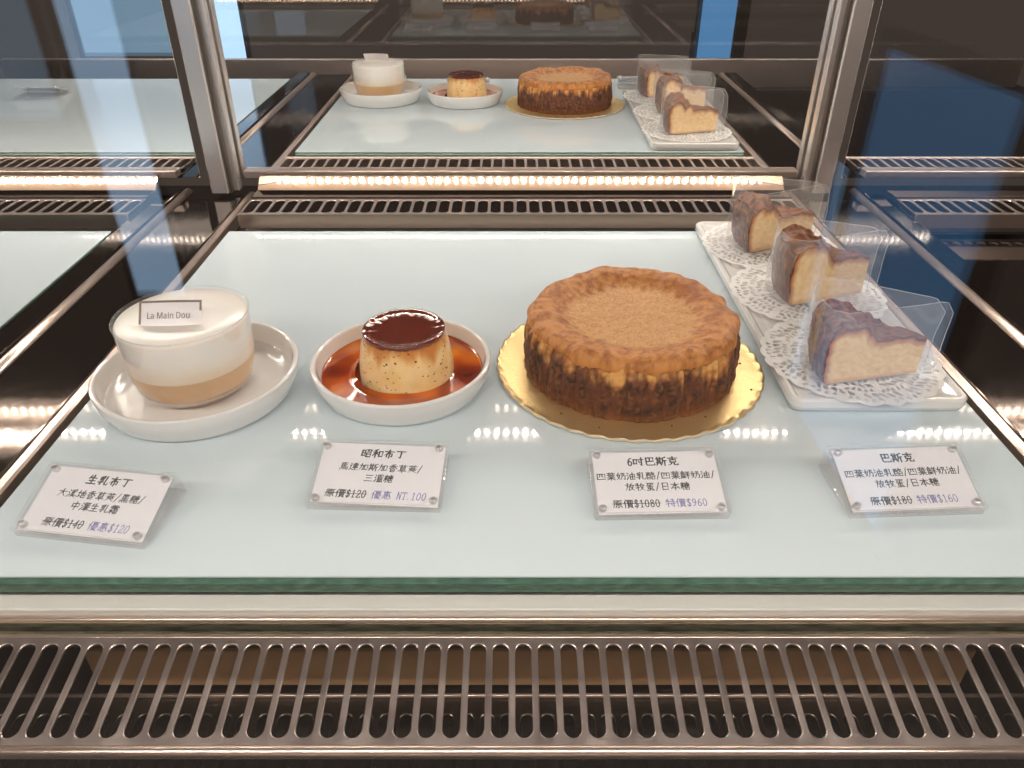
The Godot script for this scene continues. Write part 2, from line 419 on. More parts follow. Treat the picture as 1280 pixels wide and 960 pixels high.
func cheesecake() -> ArrayMesh:
	var nz := FastNoiseLite.new()
	nz.seed = 11
	nz.frequency = 1.0
	nz.fractal_octaves = 4
	var soft := FastNoiseLite.new()
	soft.seed = 12
	soft.frequency = 1.0
	soft.fractal_octaves = 2
	var rng := RandomNumberGenerator.new()
	rng.seed = 5
	# folds of the baking paper: [angle, browned height on its left, on its right, set-back]; angles from the front, in degrees
	var folds := [[-68, 0.93, 0.6, 0.0], [-54, 1.02, 0.52, 0.0013], [-37, 0.98, 0.45, -0.0006], [-10, 0.9, 0.76, 0.0012], [20, 0.92, 0.55, -0.0006], [38, 0.6, 0.92, 0.0012], [58, 0.95, 0.98, 0.0]]
	var a0 := 82.0
	while a0 < 280.0:
		folds.append([a0, rng.randf_range(0.75, 1.0), rng.randf_range(0.45, 0.95), rng.randf_range(-0.0006, 0.001)])
		a0 += rng.randf_range(14, 28)
	folds.append([292.0, 0.93, 0.6, 0.0])
	var seg := 420
	var prof := []
	for i in 46: prof.append([0, i / 45.0])
	for i in range(1, 90): prof.append([1, i / 89.0])
	var pts := []
	var cols := []
	for pr in prof:
		var row := []
		var crow := []
		for j in seg:
			var deg := 360.0 * j / seg - 68.0
			var a := deg_to_rad(deg)
			var dirv := Vector3(sin(a), 0, cos(a))
			var f := 0
			for k in folds.size():
				if deg >= folds[k][0]: f = k
			var fa: Array = folds[f]
			var fb: float = folds[f + 1][0] if f + 1 < folds.size() else 292.0
			var t: float = clampf((deg - fa[0]) / maxf(fb - fa[0], 0.1), 0.0, 1.0)
			var wiggle: float = soft.get_noise_2d(pr[1] * 2.5, f * 7.0) * 0.35
			var edge: float = minf(deg - fa[0], fb - deg)
			var groove: float = exp(-pow(edge / 0.8, 2.0)) + 0.12 * exp(-pow((t - 0.5 + wiggle) * 9.0, 2.0))
			var wob: float = soft.get_noise_3d(dirv.x * 1.7, 3.0, dirv.z * 1.7)
			var wob2: float = soft.get_noise_3d(dirv.x * 3.4, 9.0 + pr[1] * 1.5, dirv.z * 3.4)
			var p: Vector3
			var c: Color
			if pr[0] == 0:
				var s: float = pr[1]
				var y: float = s * 0.0385
				var n1: float = nz.get_noise_3d(dirv.x * 5, y * 75, dirv.z * 5)
				var n2: float = nz.get_noise_3d(dirv.x * 17 + 40, y * 250, dirv.z * 17)
				var nv: float = nz.get_noise_3d(dirv.x * 11 + 90, y * 26, dirv.z * 11)
				var r: float = 0.0770 - 0.0022 * s - 0.0008 * pow(1.0 - s, 8.0) + 0.0010 * sin(PI * s)
				r += fa[3] * sm(0.0, 0.12, s) + nv * 0.0014 - groove * 0.0024 * sm(0.05, 0.3, s) + n1 * 0.0009 + n2 * 0.0003 + nz.get_noise_3d(dirv.x * 9, y * 30 + 7, dirv.z * 9) * 0.0026
				r -= 0.0016 * sm(0.82, 1.0, s)
				p = dirv * r + Vector3(0, y, 0)
				var bound: float = lerpf(fa[1], fa[2], pow(t, 2.0) * (1.0 - 0.5 * sm(0.86, 1.0, t))) + 0.06 + n1 * 0.12 + nv * 0.34 + n2 * 0.06
				var dark: float = sm(bound + 0.10, bound - 0.20, s)
				var toast: float = sm(bound + 0.3, bound - 0.02, s)
				var cream: Color = srgb(216, 162, 94).lerp(srgb(168, 102, 50), clampf(toast * 0.7 + n1 * 1.1 + n2 * 0.5, 0, 1))
				var brown: Color = srgb(100, 57, 37).lerp(srgb(48, 29, 24), clampf(0.55 + n1 * 1.1 + nv * 1.7 + n2 * 0.35, 0, 1))
				brown = brown.lerp(srgb(140, 86, 50), clampf(n2 * 1.1 - 0.1 + nv * 1.5, 0, 0.6))
				c = cream.lerp(brown, dark)
				var foot: float = sm(0.18 + n1 * 0.25, 0.02, s)
				c = c.lerp(srgb(150, 88, 42).lerp(srgb(84, 46, 26), clampf(0.4 + n2 * 1.5, 0, 1)), foot * 0.55)
			else:
				var s: float = pr[1]
				# overhanging lip, swollen rim, sunken middle
				var r: float
				var y: float
				if s < 0.28:
					var q: float = s / 0.28
					var ang: float = -0.35 + q * (PI / 2 + 0.35)
					r = 0.0660 + 0.0092 * cos(ang)
					y = 0.0395 + 0.0066 * sin(ang)
				else:
					var q: float = (s - 0.28) / 0.72
					r = 0.0660 * (1.0 - q)
					y = 0.0461 - 0.0072 * sm(0.06, 0.36, q + wob * 0.05) + 0.0008 * sm(0.4, 1.0, q)
				var rimw: float = sm(0.3, 0.75, r / 0.0676)
				var lip: float = sm(0.16, 0.0, s)
				r += (wob * 0.0036 + wob2 * 0.0008) * rimw
				y += (wob2 * 0.0012 + wob * 0.0038) * rimw
				y -= lip * (0.0006 + 0.006 * maxf(0.0, nz.get_noise_2d(deg * 0.09, 70.0) + nz.get_noise_2d(deg * 0.3, 20.0) * 0.5))
				var n1: float = nz.get_noise_3d(dirv.x * r * 130, 30, dirv.z * r * 130)
				var n2: float = nz.get_noise_3d(dirv.x * r * 420, 50, dirv.z * r * 420)
				var n3: float = nz.get_noise_3d(dirv.x * r * 800, 80, dirv.z * r * 800)
				y += n1 * 0.0006 + n2 * 0.0003 + n3 * 0.00018
				p = dirv * r + Vector3(0, y, 0)
				var rr: float = r / 0.0676
				var rimc: Color = srgb(194, 132, 74).lerp(srgb(150, 90, 44), clampf(0.35 + n1 * 1.5 + n2 * 0.6, 0, 1))
				var mid: Color = srgb(204, 154, 100).lerp(srgb(174, 122, 72), clampf(0.4 + n2 * 1.3 + n1 * 0.5, 0, 1))
				mid = mid.lerp(srgb(226, 178, 116), clampf(n3 * 1.8 - 0.25, 0, 0.8))
				c = mid.lerp(rimc, sm(0.62, 0.78, rr + n1 * 0.1))
				var scorch: float = sm(0.25, 0.75, nz.get_noise_3d(dirv.x * 1.3 + 8, 60 + r * 20, dirv.z * 1.3) * 1.6 + 0.35 - absf(rr - 0.82) * 2.4)
				c = c.lerp(srgb(132, 66, 24), scorch * 0.5)
				c = c.lerp(srgb(206, 132, 58), lip * 0.5)
			row.append(p)
			crow.append(c)
		pts.append(row)
		cols.append(crow)
	var bot := []
	var bc := []
	for j in seg:
		bot.append(Vector3(0, 0.0, 0))
		bc.append(srgb(120, 70, 35))
	pts.push_front(bot)
	cols.push_front(bc)
	return grid(pts, cols, true, true)

func slice_mesh(seed_: int, alpha: float, R: float) -> ArrayMesh:
	var nz := FastNoiseLite.new()
	nz.seed = seed_
	nz.frequency = 1.0
	nz.fractal_octaves = 4
	var st := SurfaceTool.new()
	st.begin(Mesh.PRIMITIVE_TRIANGLES)
	var vary := RandomNumberGenerator.new()
	vary.seed = seed_ * 7
	var rim_from := vary.randf_range(0.38, 0.56)
	var lump_h := vary.randf_range(0.012, 0.018)
	var body_h := vary.randf_range(0.033, 0.039)
	# point of the wedge at the origin, first cut face along -x, the other turned by alpha towards -z
	var dirf := func(b: float) -> Vector3:
		return Vector3(-cos(alpha * b), 0, -sin(alpha * b))
	var top := func(q: float, b: float) -> float:
		var n: float = nz.get_noise_2d(q * 5.0, b * 4.0)
		var rim: float = sm(rim_from, rim_from + 0.3, q + n * 0.14) * (1.0 - 0.35 * sm(0.9, 1.0, q))
		return body_h + lump_h * rim * (0.8 + 0.35 * nz.get_noise_2d(b * 2.2, 40.0) + 0.25 * sin(PI * clampf(b * 1.2, 0.0, 1.0))) + n * 0.0028 - 0.004 * sm(0.2, 0.0, q)
	var outr := func(b: float, s: float) -> float:
		var n: float = nz.get_noise_2d(b * 9.0, s * 5.0 + 30.0)
		return R * (1.0 - 0.05 * pow(1.0 - s, 5.0)) + n * 0.0018 - 0.003 * sm(0.8, 1.0, s)
	var pts := []
	var cols := []
	for i in 33:
		var q := i / 32.0
		var row := []
		var crow := []
		for j in 25:
			var b := j / 24.0
			row.append(dirf.call(b) * outr.call(b, 1.0) * q + Vector3(0, top.call(q, b), 0))
			var n: float = nz.get_noise_2d(q * 14.0, b * 12.0 + 5)
			crow.append(srgb(158, 94, 50).lerp(srgb(84, 46, 28), clampf(0.35 + n * 1.5 + 0.4 * sm(0.55, 0.9, q), 0, 1)))
		pts.append(row)
		cols.append(crow)
	add_grid(st, pts, cols, false, true)
	for side in 2:
		pts = []
		cols = []
		for i in 21:
			var s := i / 20.0
			var row := []
			var crow := []
			for j in 41:
				var q := j / 40.0
				var b := float(side)
				var y: float = s * top.call(q, b)
				var bulge := 0.0
				bulge = nz.get_noise_2d(q * 6.0 + 11.0, s * 5.0 + side * 30.0) * 0.0016 * sin(PI * s) * (1.0 - q * q)
				row.append(dirf.call(b) * outr.call(b, s) * q + Vector3(0, y, bulge))
				var n: float = nz.get_noise_2d(q * 10.0, s * 8.0 + 60 + side * 20)
				var n2: float = nz.get_noise_2d(q * 40.0, s * 30.0 + 90)
				var c: Color = srgb(246, 216, 160).lerp(srgb(234, 190, 122), clampf(0.4 + n * 1.2, 0, 1))
				c = c.lerp(srgb(240, 210, 150), clampf(n2 * 1.4 - 0.2, 0, 0.5))
				var skin: float = (1.0 - s) * top.call(q, b)
				c = c.lerp(srgb(190, 112, 46), sm(0.009 + n * 0.004, 0.003, skin) * 0.8)
				c = c.lerp(srgb(104, 54, 28), sm(0.0036 + n * 0.002, 0.001, skin))
				c = c.lerp(srgb(168, 96, 44), sm(0.93 + n * 0.04, 0.985, q) * 0.9)
				c = c.lerp(srgb(196, 132, 66), sm(0.10, 0.02, s) * 0.6)
				crow.append(c)
			pts.append(row)
			cols.append(crow)
		add_grid(st, pts, cols, false, side == 0)
	pts = []
	cols = []
	for i in 21:
		var s := i / 20.0
		var row := []
		var crow := []
		for j in 25:
			var b := j / 24.0
			row.append(dirf.call(b) * outr.call(b, s) + Vector3(0, s * top.call(1.0, b), 0))
			var n: float = nz.get_noise_2d(b * 7.0, s * 6.0 + 120)
			var n2: float = nz.get_noise_2d(b * 26.0, s * 24.0 + 150)
			var c: Color = srgb(92, 46, 26).lerp(srgb(52, 28, 22), clampf(0.45 + n * 1.4, 0, 1))
			c = c.lerp(srgb(196, 124, 58), clampf(n * 1.1 + n2 * 0.5 - 0.1 + 0.25 * sm(0.7, 0.9, s), 0, 0.6))
			crow.append(c)
		pts.append(row)
		cols.append(crow)
	add_grid(st, pts, cols, false, true)
	# underside
	pts = []
	cols = []
	for q in [0.0, 1.0]:
		var row := []
		var crow := []
		for j in 25:
			var b := j / 24.0
			row.append(dirf.call(b) * outr.call(b, 0.0) * q)
			crow.append(srgb(170, 100, 46))
		pts.append(row)
		cols.append(crow)
	add_grid(st, pts, cols, false, false)
	st.generate_normals()
	return st.commit()

# clear strip standing round a slice: along one cut face, round the crust and back along the other
func collar_rows(alpha: float, R: float, height: float, seed_: int) -> Array:
	var nz := FastNoiseLite.new()
	nz.seed = seed_
	nz.frequency = 1.0
	var path := []
	var d0 := Vector3(-1, 0, 0)
	var d1 := Vector3(-cos(alpha), 0, -sin(alpha))
	var n0 := Vector3(0, 0, 1) * 0.0032
	var n1 := Vector3(-sin(alpha), 0, cos(alpha)) * -0.0032
	var len := 0.0
	for i in 15: path.append(d0 * lerpf(-0.011, R * 0.92, i / 14.0) + n0)
	for i in range(1, 20):
		var b := lerpf(0.0, alpha, i / 20.0)
		path.append(Vector3(-cos(b), 0, -sin(b)) * (R + 0.0036 - 0.004 * pow(absf(i - 10.0) / 10.0, 6.0)))
	for i in 15: path.append(d1 * lerpf(R * 0.92, -0.004, i / 14.0) + n1)
	var total := 0.0
	for i in path.size() - 1: total += (path[i + 1] - path[i]).length()
	var pts := []
	for k in 9:
		var row := []
		len = 0.0
		for i in path.size():
			if i: len += (path[i] - path[i - 1]).length()
			var ends := minf(len, total - len)
			var cr := 0.009
			var hh := height
			if ends < cr: hh = height - cr + sqrt(maxf(cr * cr - (cr - ends) * (cr - ends), 0.0))
			var y: float = 0.0005 + (hh - 0.0005) * k / 8.0
			var w: float = nz.get_noise_2d(i * 0.12, k * 0.1) * 0.0036 * k / 8.0
			var outw: Vector3 = path[i].normalized()
			row.append(path[i] + outw * w + Vector3(0, y, 0))
		pts.append(row)
	return pts

func collar_mesh(alpha: float, R: float, height: float, seed_: int) -> ArrayMesh:
	return grid(collar_rows(alpha, R, height, seed_), [], false)

# the cut edge of the film: a thin bead along its two ends and its top
func collar_edge(alpha: float, R: float, height: float, seed_: int) -> ArrayMesh:
	var rows := collar_rows(alpha, R, height, seed_)
	var path := []
	for k in rows.size() - 1: path.append(rows[k][0])
	for p in rows[rows.size() - 1]: path.append(p)
	for k in range(rows.size() - 2, -1, -1): path.append(rows[k][rows[k].size() - 1])
	var pts := []
	for i in path.size():
		var d: Vector3 = (path[mini(i + 1, path.size() - 1)] - path[maxi(i - 1, 0)]).normalized()
		var side := d.cross(Vector3(0.3, 0.2, 0.9)).normalized()
		var up := d.cross(side)
		var row := []
		for j in 6: row.append(path[i] + (side * cos(TAU * j / 6) + up * sin(TAU * j / 6)) * 0.0002)
		pts.append(row)
	return grid(pts, [], true)

func doily_mesh(R: float) -> ArrayMesh:
	var st := SurfaceTool.new()
	st.begin(Mesh.PRIMITIVE_TRIANGLES)
	var rings := 84
	var seg := 432
	st.set_smooth_group(0)
	var nz := FastNoiseLite.new()
	nz.seed = 3
	nz.frequency = 1.0
	var rad := func(a: float) -> float:
		return R * (0.965 + 0.035 * absf(sin(a * 12.0)))
	var bands := [[0.36, 0.45, 30, 0.0, 0.34, 0.4], [0.48, 0.56, 48, 0.5, 0.30, -0.5], [0.585, 0.66, 48, 0.0, 0.34, 0.6], [0.69, 0.75, 72, 0.2, 0.30, -0.3], [0.775, 0.86, 60, 0.0, 0.36, 0.5], [0.885, 0.945, 72, 0.5, 0.30, 0.0]]
	for i in rings:
		for j in seg:
			var q := (i + 0.5) / rings
			var a := TAU * (j + 0.5) / seg
			var hole := false
			for b in bands:
				if q > b[0] and q < b[1]:
					var u: float = a / TAU * b[2] + b[3] + (q - b[0]) / (b[1] - b[0]) * b[5]
					var f: float = absf(fposmod(u, 1.0) - 0.5)
					var v: float = absf((q - b[0]) / (b[1] - b[0]) - 0.5) * 2.0
					if f < b[4] * (1.0 - v * v * 0.6) and int(floor(u)) % 6 != 5: hole = true
			if hole: continue
			var c := []
			for e in [[i, j], [i, j + 1], [i + 1, j + 1], [i + 1, j]]:
				var aa: float = TAU * (e[1] % seg) / seg
				var qq: float = float(e[0]) / rings
				var rr: float = rad.call(aa) * qq
				var y: float = 0.0004 * nz.get_noise_2d(cos(aa) * qq * 4, sin(aa) * qq * 4) + 0.0005 * sm(0.3, 0.5, qq) * nz.get_noise_2d(cos(aa) * 3, sin(aa) * 3 + 9)
				c.append(Vector3(cos(aa) * rr, y, sin(aa) * rr))
			for e in [c[0], c[1], c[2], c[0], c[2], c[3]]: st.add_vertex(e)
	st.generate_normals()
	return st.commit()

func custard_texture() -> ImageTexture:
	var w := 1024
	var h := 256
	var im := Image.create(w, h, false, Image.FORMAT_RGB8)
	var nz := FastNoiseLite.new()
	nz.seed = 21
	nz.frequency = 1.0
	nz.fractal_octaves = 4
	for x in w:
		var a := TAU * x / w
		for y in h:
			var v := float(y) / (h - 1)   # 0 at the foot, 1 at the top
			var n := nz.get_noise_3d(cos(a) * 2.0, v * 2.2, sin(a) * 2.0)
			var n2 := nz.get_noise_3d(cos(a) * 9.0, v * 6.0, sin(a) * 9.0)
			var c := Color8(244, 214, 160).lerp(Color8(236, 196, 130), clampf(0.4 + n, 0, 1))
			var soak := 0.84 + nz.get_noise_2d(cos(a) * 0.9 + 3.0, sin(a) * 0.9) * 0.4 + n2 * 0.03
			soak = clampf(soak, 0.62, 0.95)
			c = c.lerp(Color8(196, 118, 50), sm(soak - 0.14, soak + 0.14, v) * 0.85)
			c = c.lerp(Color8(120, 48, 16), sm(0.9 + n2 * 0.05, 0.99, v))
			im.set_pixel(x, y, c)
	var rng := RandomNumberGenerator.new()
	rng.seed = 77
	for k in 210:
		var x := rng.randi_range(0, w - 4)
		var v := pow(rng.randf(), 1.5) * 0.9
		var y := int(v * (h - 6))
		var s := 4 if rng.randf() < 0.6 else (5 if rng.randf() < 0.75 else 8)
		im.fill_rect(Rect2i(x, maxi(y, 0), s + (3 if rng.randf() < 0.3 else 0), s), Color8(70, 40, 20) if rng.randf() < 0.7 else Color8(130, 86, 44))
	return ImageTexture.create_from_image(im)

func dish_mesh(R: float, H: float) -> ArrayMesh:
	return lathe(rounded([[0, 0.0012], [R * 0.78, 0.0012], [R * 0.8, 0.0, 0.001], [R * 0.9, 0.0, 0.004], [R * 0.985, H * 0.62, 0.004], [R, H, 0.0017], [R - 0.0036, H, 0.0017], [R - 0.0058, H * 0.5, 0.004], [R * 0.86, 0.0045, 0.006], [0, 0.0042]], 6), 120)

# ---------------------------------------------------------------- scene
func _ready():
	# camera
	var cam := Camera3D.new()
	cam.name = "camera"
	cam.fov = 53.13
	cam.near = 0.004
	cam.far = 30.0
	cam.position = Vector3(0, 0.30, 0)
	cam.rotation.x = -PITCH
	add_child(cam)
	cam.current = true
	# surroundings: the dim shop beyond the glass
	var env := Environment.new()
	env.background_mode = Environment.BG_COLOR
	env.background_color = lin(0.058, 0.044, 0.036)
	env.tonemap_mode = Environment.TONE_MAPPER_LINEAR
	env.tonemap_exposure = 1.0
	env.sdfgi_enabled = true
	env.ssao_enabled = true
	env.ssil_enabled = true
	var we := WorldEnvironment.new()
	we.name = "surroundings"
	we.environment = env
	add_child(we)
	materials()
	lights()
	case_body()
	dishes_and_food()
	tray_and_slices()
	cards()

func materials():
	M.shelf_white = mat(lin(0.615, 0.70, 0.745), 0.04)
	M.shelf_white.roughness_texture = noise_tex(0.006, 5, [[0.0, Color(0.4, 0.4, 0.4)], [1.0, Color(1, 1, 1)]])
	M.shelf_white.roughness = 0.045
	M.shelf_white.uv1_triplanar = true
	M.shelf_white.uv1_scale = Vector3(4, 4, 4)
	M.glass_edge = mat(Color.WHITE, 0.08)
	M.glass_edge.albedo_texture = noise_tex(0.03, 8, [[0.0, lin(0.03, 0.075, 0.055)], [0.5, lin(0.065, 0.14, 0.105)], [1.0, lin(0.13, 0.24, 0.185)]], false, 512, 5)
	M.glass_edge.uv1_triplanar = true
	M.glass_edge.uv1_scale = Vector3(6, 45, 6)
	M.deck = mat(lin(0.66, 0.66, 0.63), 0.35)
	var smear := noise_tex(0.012, 31, [[0.0, Color(0.72, 0.72, 0.72)], [1.0, Color(1, 1, 1)]], false, 512, 5)
	M.steel = mat(lin(0.76, 0.62, 0.54), 0.28, 0.92)
	M.grille = mat(lin(0.58, 0.49, 0.455), 0.46, 0.97)
	M.grille.roughness_texture = noise_tex(0.012, 34, [[0.0, Color(0.62, 0.62, 0.62)], [1.0, Color(1, 1, 1)]], false, 512, 5)
	M.grille.uv1_triplanar = true
	M.grille.uv1_scale = Vector3(9, 9, 4)
	M.polished = mat(lin(0.46, 0.37, 0.32), 0.085, 1.0)
	M.polished.roughness_texture = noise_tex(0.02, 32, [[0.0, Color(0.5, 0.5, 0.5)], [1.0, Color(1, 1, 1)]], false, 512, 5)
	M.polished.uv1_triplanar = true
	M.polished.uv1_scale = Vector3(7, 7, 7)
	# dust and scratches as pale flecks on the polished floor
	M.polished.albedo_texture = noise_tex(0.16, 33, [[0.0, Color(0.6, 0.6, 0.6)], [0.74, Color(0.62, 0.62, 0.62)], [0.84, Color(1, 1, 1)], [1.0, Color(1, 1, 1)]], false, 512, 3)
	M.steel_bright = mat(lin(0.50, 0.40, 0.32), 0.028, 1.0)
	M.post = mat(lin(0.80, 0.73, 0.69), 0.26, 0.72)
	M.dark_steel = mat(lin(0.16, 0.14, 0.12), 0.3, 1.0)
	M.black = mat(lin(0.008, 0.008, 0.008), 0.5)
	M.olive = mat(lin(0.30, 0.27, 0.21), 0.32, 1.0)
	M.olive.albedo_texture = noise_tex(0.02, 35, [[0.0, Color(0.5, 0.5, 0.45)], [0.5, Color(0.85, 0.85, 0.8)], [1.0, Color(1, 1, 1)]], false, 512, 5)
	M.olive.uv1_triplanar = true
	M.olive.uv1_scale = Vector3(4, 30, 30)
	M.brown_board = mat(lin(0.60, 0.36, 0.18), 0.6)
	M.mirror = mat(lin(0.88, 0.88, 0.87), 0.0, 1.0)
	M.glass = mat(lin(0.9, 0.95, 0.95, 0.0), 0.0)
	M.glass.transparency = BaseMaterial3D.TRANSPARENCY_ALPHA
	M.acrylic = mat(lin(0.85, 0.87, 0.9, 0.05), 0.03)
	M.acrylic.transparency = BaseMaterial3D.TRANSPARENCY_ALPHA
	M.acrylic_edge = mat(lin(0.92, 0.90, 0.90, 0.2), 0.04)
	M.acrylic_edge.transparency = BaseMaterial3D.TRANSPARENCY_ALPHA
	M.film = mat(lin(0.9, 0.92, 0.95, 0.13), 0.09)
	M.film.transparency = BaseMaterial3D.TRANSPARENCY_ALPHA
	M.film_edge = mat(lin(0.85, 0.87, 0.9, 0.38), 0.1)
	M.film_edge.transparency = BaseMaterial3D.TRANSPARENCY_ALPHA
	M.cup = mat(lin(0.9, 0.9, 0.9, 0.03), 0.04)
	M.cup.transparency = BaseMaterial3D.TRANSPARENCY_ALPHA
	M.paper = mat(lin(0.87, 0.855, 0.89), 0.7)
	M.ink = mat(lin(0.02, 0.02, 0.022), 0.6)
	M.sale_ink = mat(lin(0.20, 0.19, 0.46), 0.6)
	M.screw = mat(lin(0.62, 0.61, 0.62), 0.3, 0.7)
	M.screw_mesh = lathe(rounded([[0, 0], [0.0021, 0, 0.0004], [0.0021, 0.0058, 0.0007], [0, 0.0062]], 3), 20)
	M.porcelain = mat(lin(0.79, 0.775, 0.76), 0.12)
	M.porcelain.clearcoat_enabled = true
	M.porcelain.clearcoat = 0.6
	M.porcelain.clearcoat_roughness = 0.05
	M.led = mat(lin(1, 0.95, 0.85), 0.5)
	M.led.emission_enabled = true
	M.led.emission = Color(1.0, 0.965, 0.915)
	M.led.emission_energy_multiplier = 430.0

func strip(called, label, at: Vector3, turn: float, energy: float, x0: float, x1: float):
	var o := base(called, at)
	tag(o, label, "light", "LED light bars of the case")
	o.rotation.x = turn
	var w := x1 - x0
	boxpart("housing", x0, x1, 0.002, 0.012, -0.028, 0.028, M.steel, o, 0.001)
	var chip := cbox(0.005, 0.0025, 0.005, 0.0006)
	var n := int(w / 0.0135)
	for i in n:
		put("led_chip", chip, M.led, o, Vector3(x0 + (i + 0.5) * w / n, -0.0022, 0))
	var l := AreaLight3D.new()
	l.name = "glow"
	l.area_size = Vector2(w, 0.05)
	l.area_normalize_energy = true
	l.light_energy = energy
	l.light_color = Color(1.0, 0.975, 0.945)
	l.area_range = 6.0
	l.area_attenuation = 2.0
	l.shadow_enabled = true
	o.add_child(l)
	l.position = Vector3((x0 + x1) / 2, 0.0, 0)
	l.rotation.x = -PI / 2

func window(called, label, at: Vector3, turn: float, w: float, h: float, mull: float, col: Color, glow: float):  # makes the shop windows and the added glow panels alike
	var o := base(called, at, turn)
	tag(o, label, "window", "shop windows mirrored in the case glass")
	var g := mat(lin(0.02, 0.02, 0.02), 0.3)
	g.emission_enabled = true
	g.emission = col.linear_to_srgb()
	g.emission_energy_multiplier = glow * 0.5
	var f = M.dark_steel
	boxpart("pane", -w / 2, w / 2, 0.0, h, -0.006, 0.006, g, o, 0.001)
	boxpart("frame", -w / 2 - 0.03, -w / 2 - 0.002, -0.03, h + 0.03, -0.02, 0.02, f, o)
	boxpart("frame", w / 2 + 0.002, w / 2 + 0.03, -0.03, h + 0.03, -0.02, 0.02, f, o)
	boxpart("frame", -w / 2, w / 2, h + 0.002, h + 0.03, -0.02, 0.02, f, o)
	if mull != 0.0:
		boxpart("mullion", mull - 0.02, mull + 0.02, 0.001, h - 0.001, 0.009, 0.03, f, o)
	var l := AreaLight3D.new()
	l.name = "daylight"  # daylight for the windows; added blue light for the glow panels
	l.area_size = Vector2(w * 0.98, h * 0.98)
	l.area_normalize_energy = true
	l.light_energy = glow * 0.5 * w * h / PI
	l.light_color = col.linear_to_srgb()
	l.area_range = 8.0
	l.area_attenuation = 2.0
	l.shadow_enabled = true
	o.add_child(l)
	l.position = Vector3(0, h / 2, 0.008)
	l.rotation.y = PI

func lights():
	strip("led_light_bar", "warm white LED bar above the mirrored back", Vector3(0, 0.345, -0.872), 0.25, 0.005, -1.03, 1.0)
	strip("led_light_bar", "warm white LED bar above the front glass", Vector3(0, 0.40, -0.075), -0.35, 0.14, -1.03, 1.0)
	window("window_or_added_panel", "tall added blue glow panel mirrored over the boxed cake slices", Vector3(0.7975, -0.9, 1.42), -PI / 2 - 0.07, 0.46, 0.93, 0.0, Color(0.09, 0.28, 0.56), 1.0)  # added glow panel for a blue reflection whose source is unknown
	window("window_or_added_panel", "low added blue glow panel mirrored over the middle cake slice", Vector3(0.823, -0.9, 1.775), -PI / 2 - 0.07, 0.17, 0.64, 0.0, Color(0.22, 0.44, 0.72), 1.15)  # shorter added panel, cut low to follow the dark shape above the reflection
	window("window_or_added_panel", "narrow pale blue daylight pane mirrored above the cream pudding", Vector3(-1.945, -1.6, 3.82), PI, 0.266, 3.2, 0.0, Color(0.46, 0.70, 1.0), 1.7)
	window("window_or_added_panel", "wide pale daylight pane mirrored at the upper left behind the post", Vector3(-2.565, -0.66, 3.84), PI, 0.72, 2.2, 0.0, Color(0.22, 0.36, 0.50), 1.0)

func bay_shelf(x0, x1, label):
	var o := base("glass_shelf", Vector3((x0 + x1) / 2, 0, -0.521))
	tag(o, label, "shelf", "white glass shelves")
	var w: float = x1 - x0
	put("glass_slab", cbox(w, 0.0115, 0.482, 0.0028), M.glass_edge, o, Vector3(0, -0.00725, 0))
	put("white_face", cbox(w - 0.003, 0.0015, 0.479, 0.0004), M.shelf_white, o, Vector3(0, -0.00075, 0))
	return o

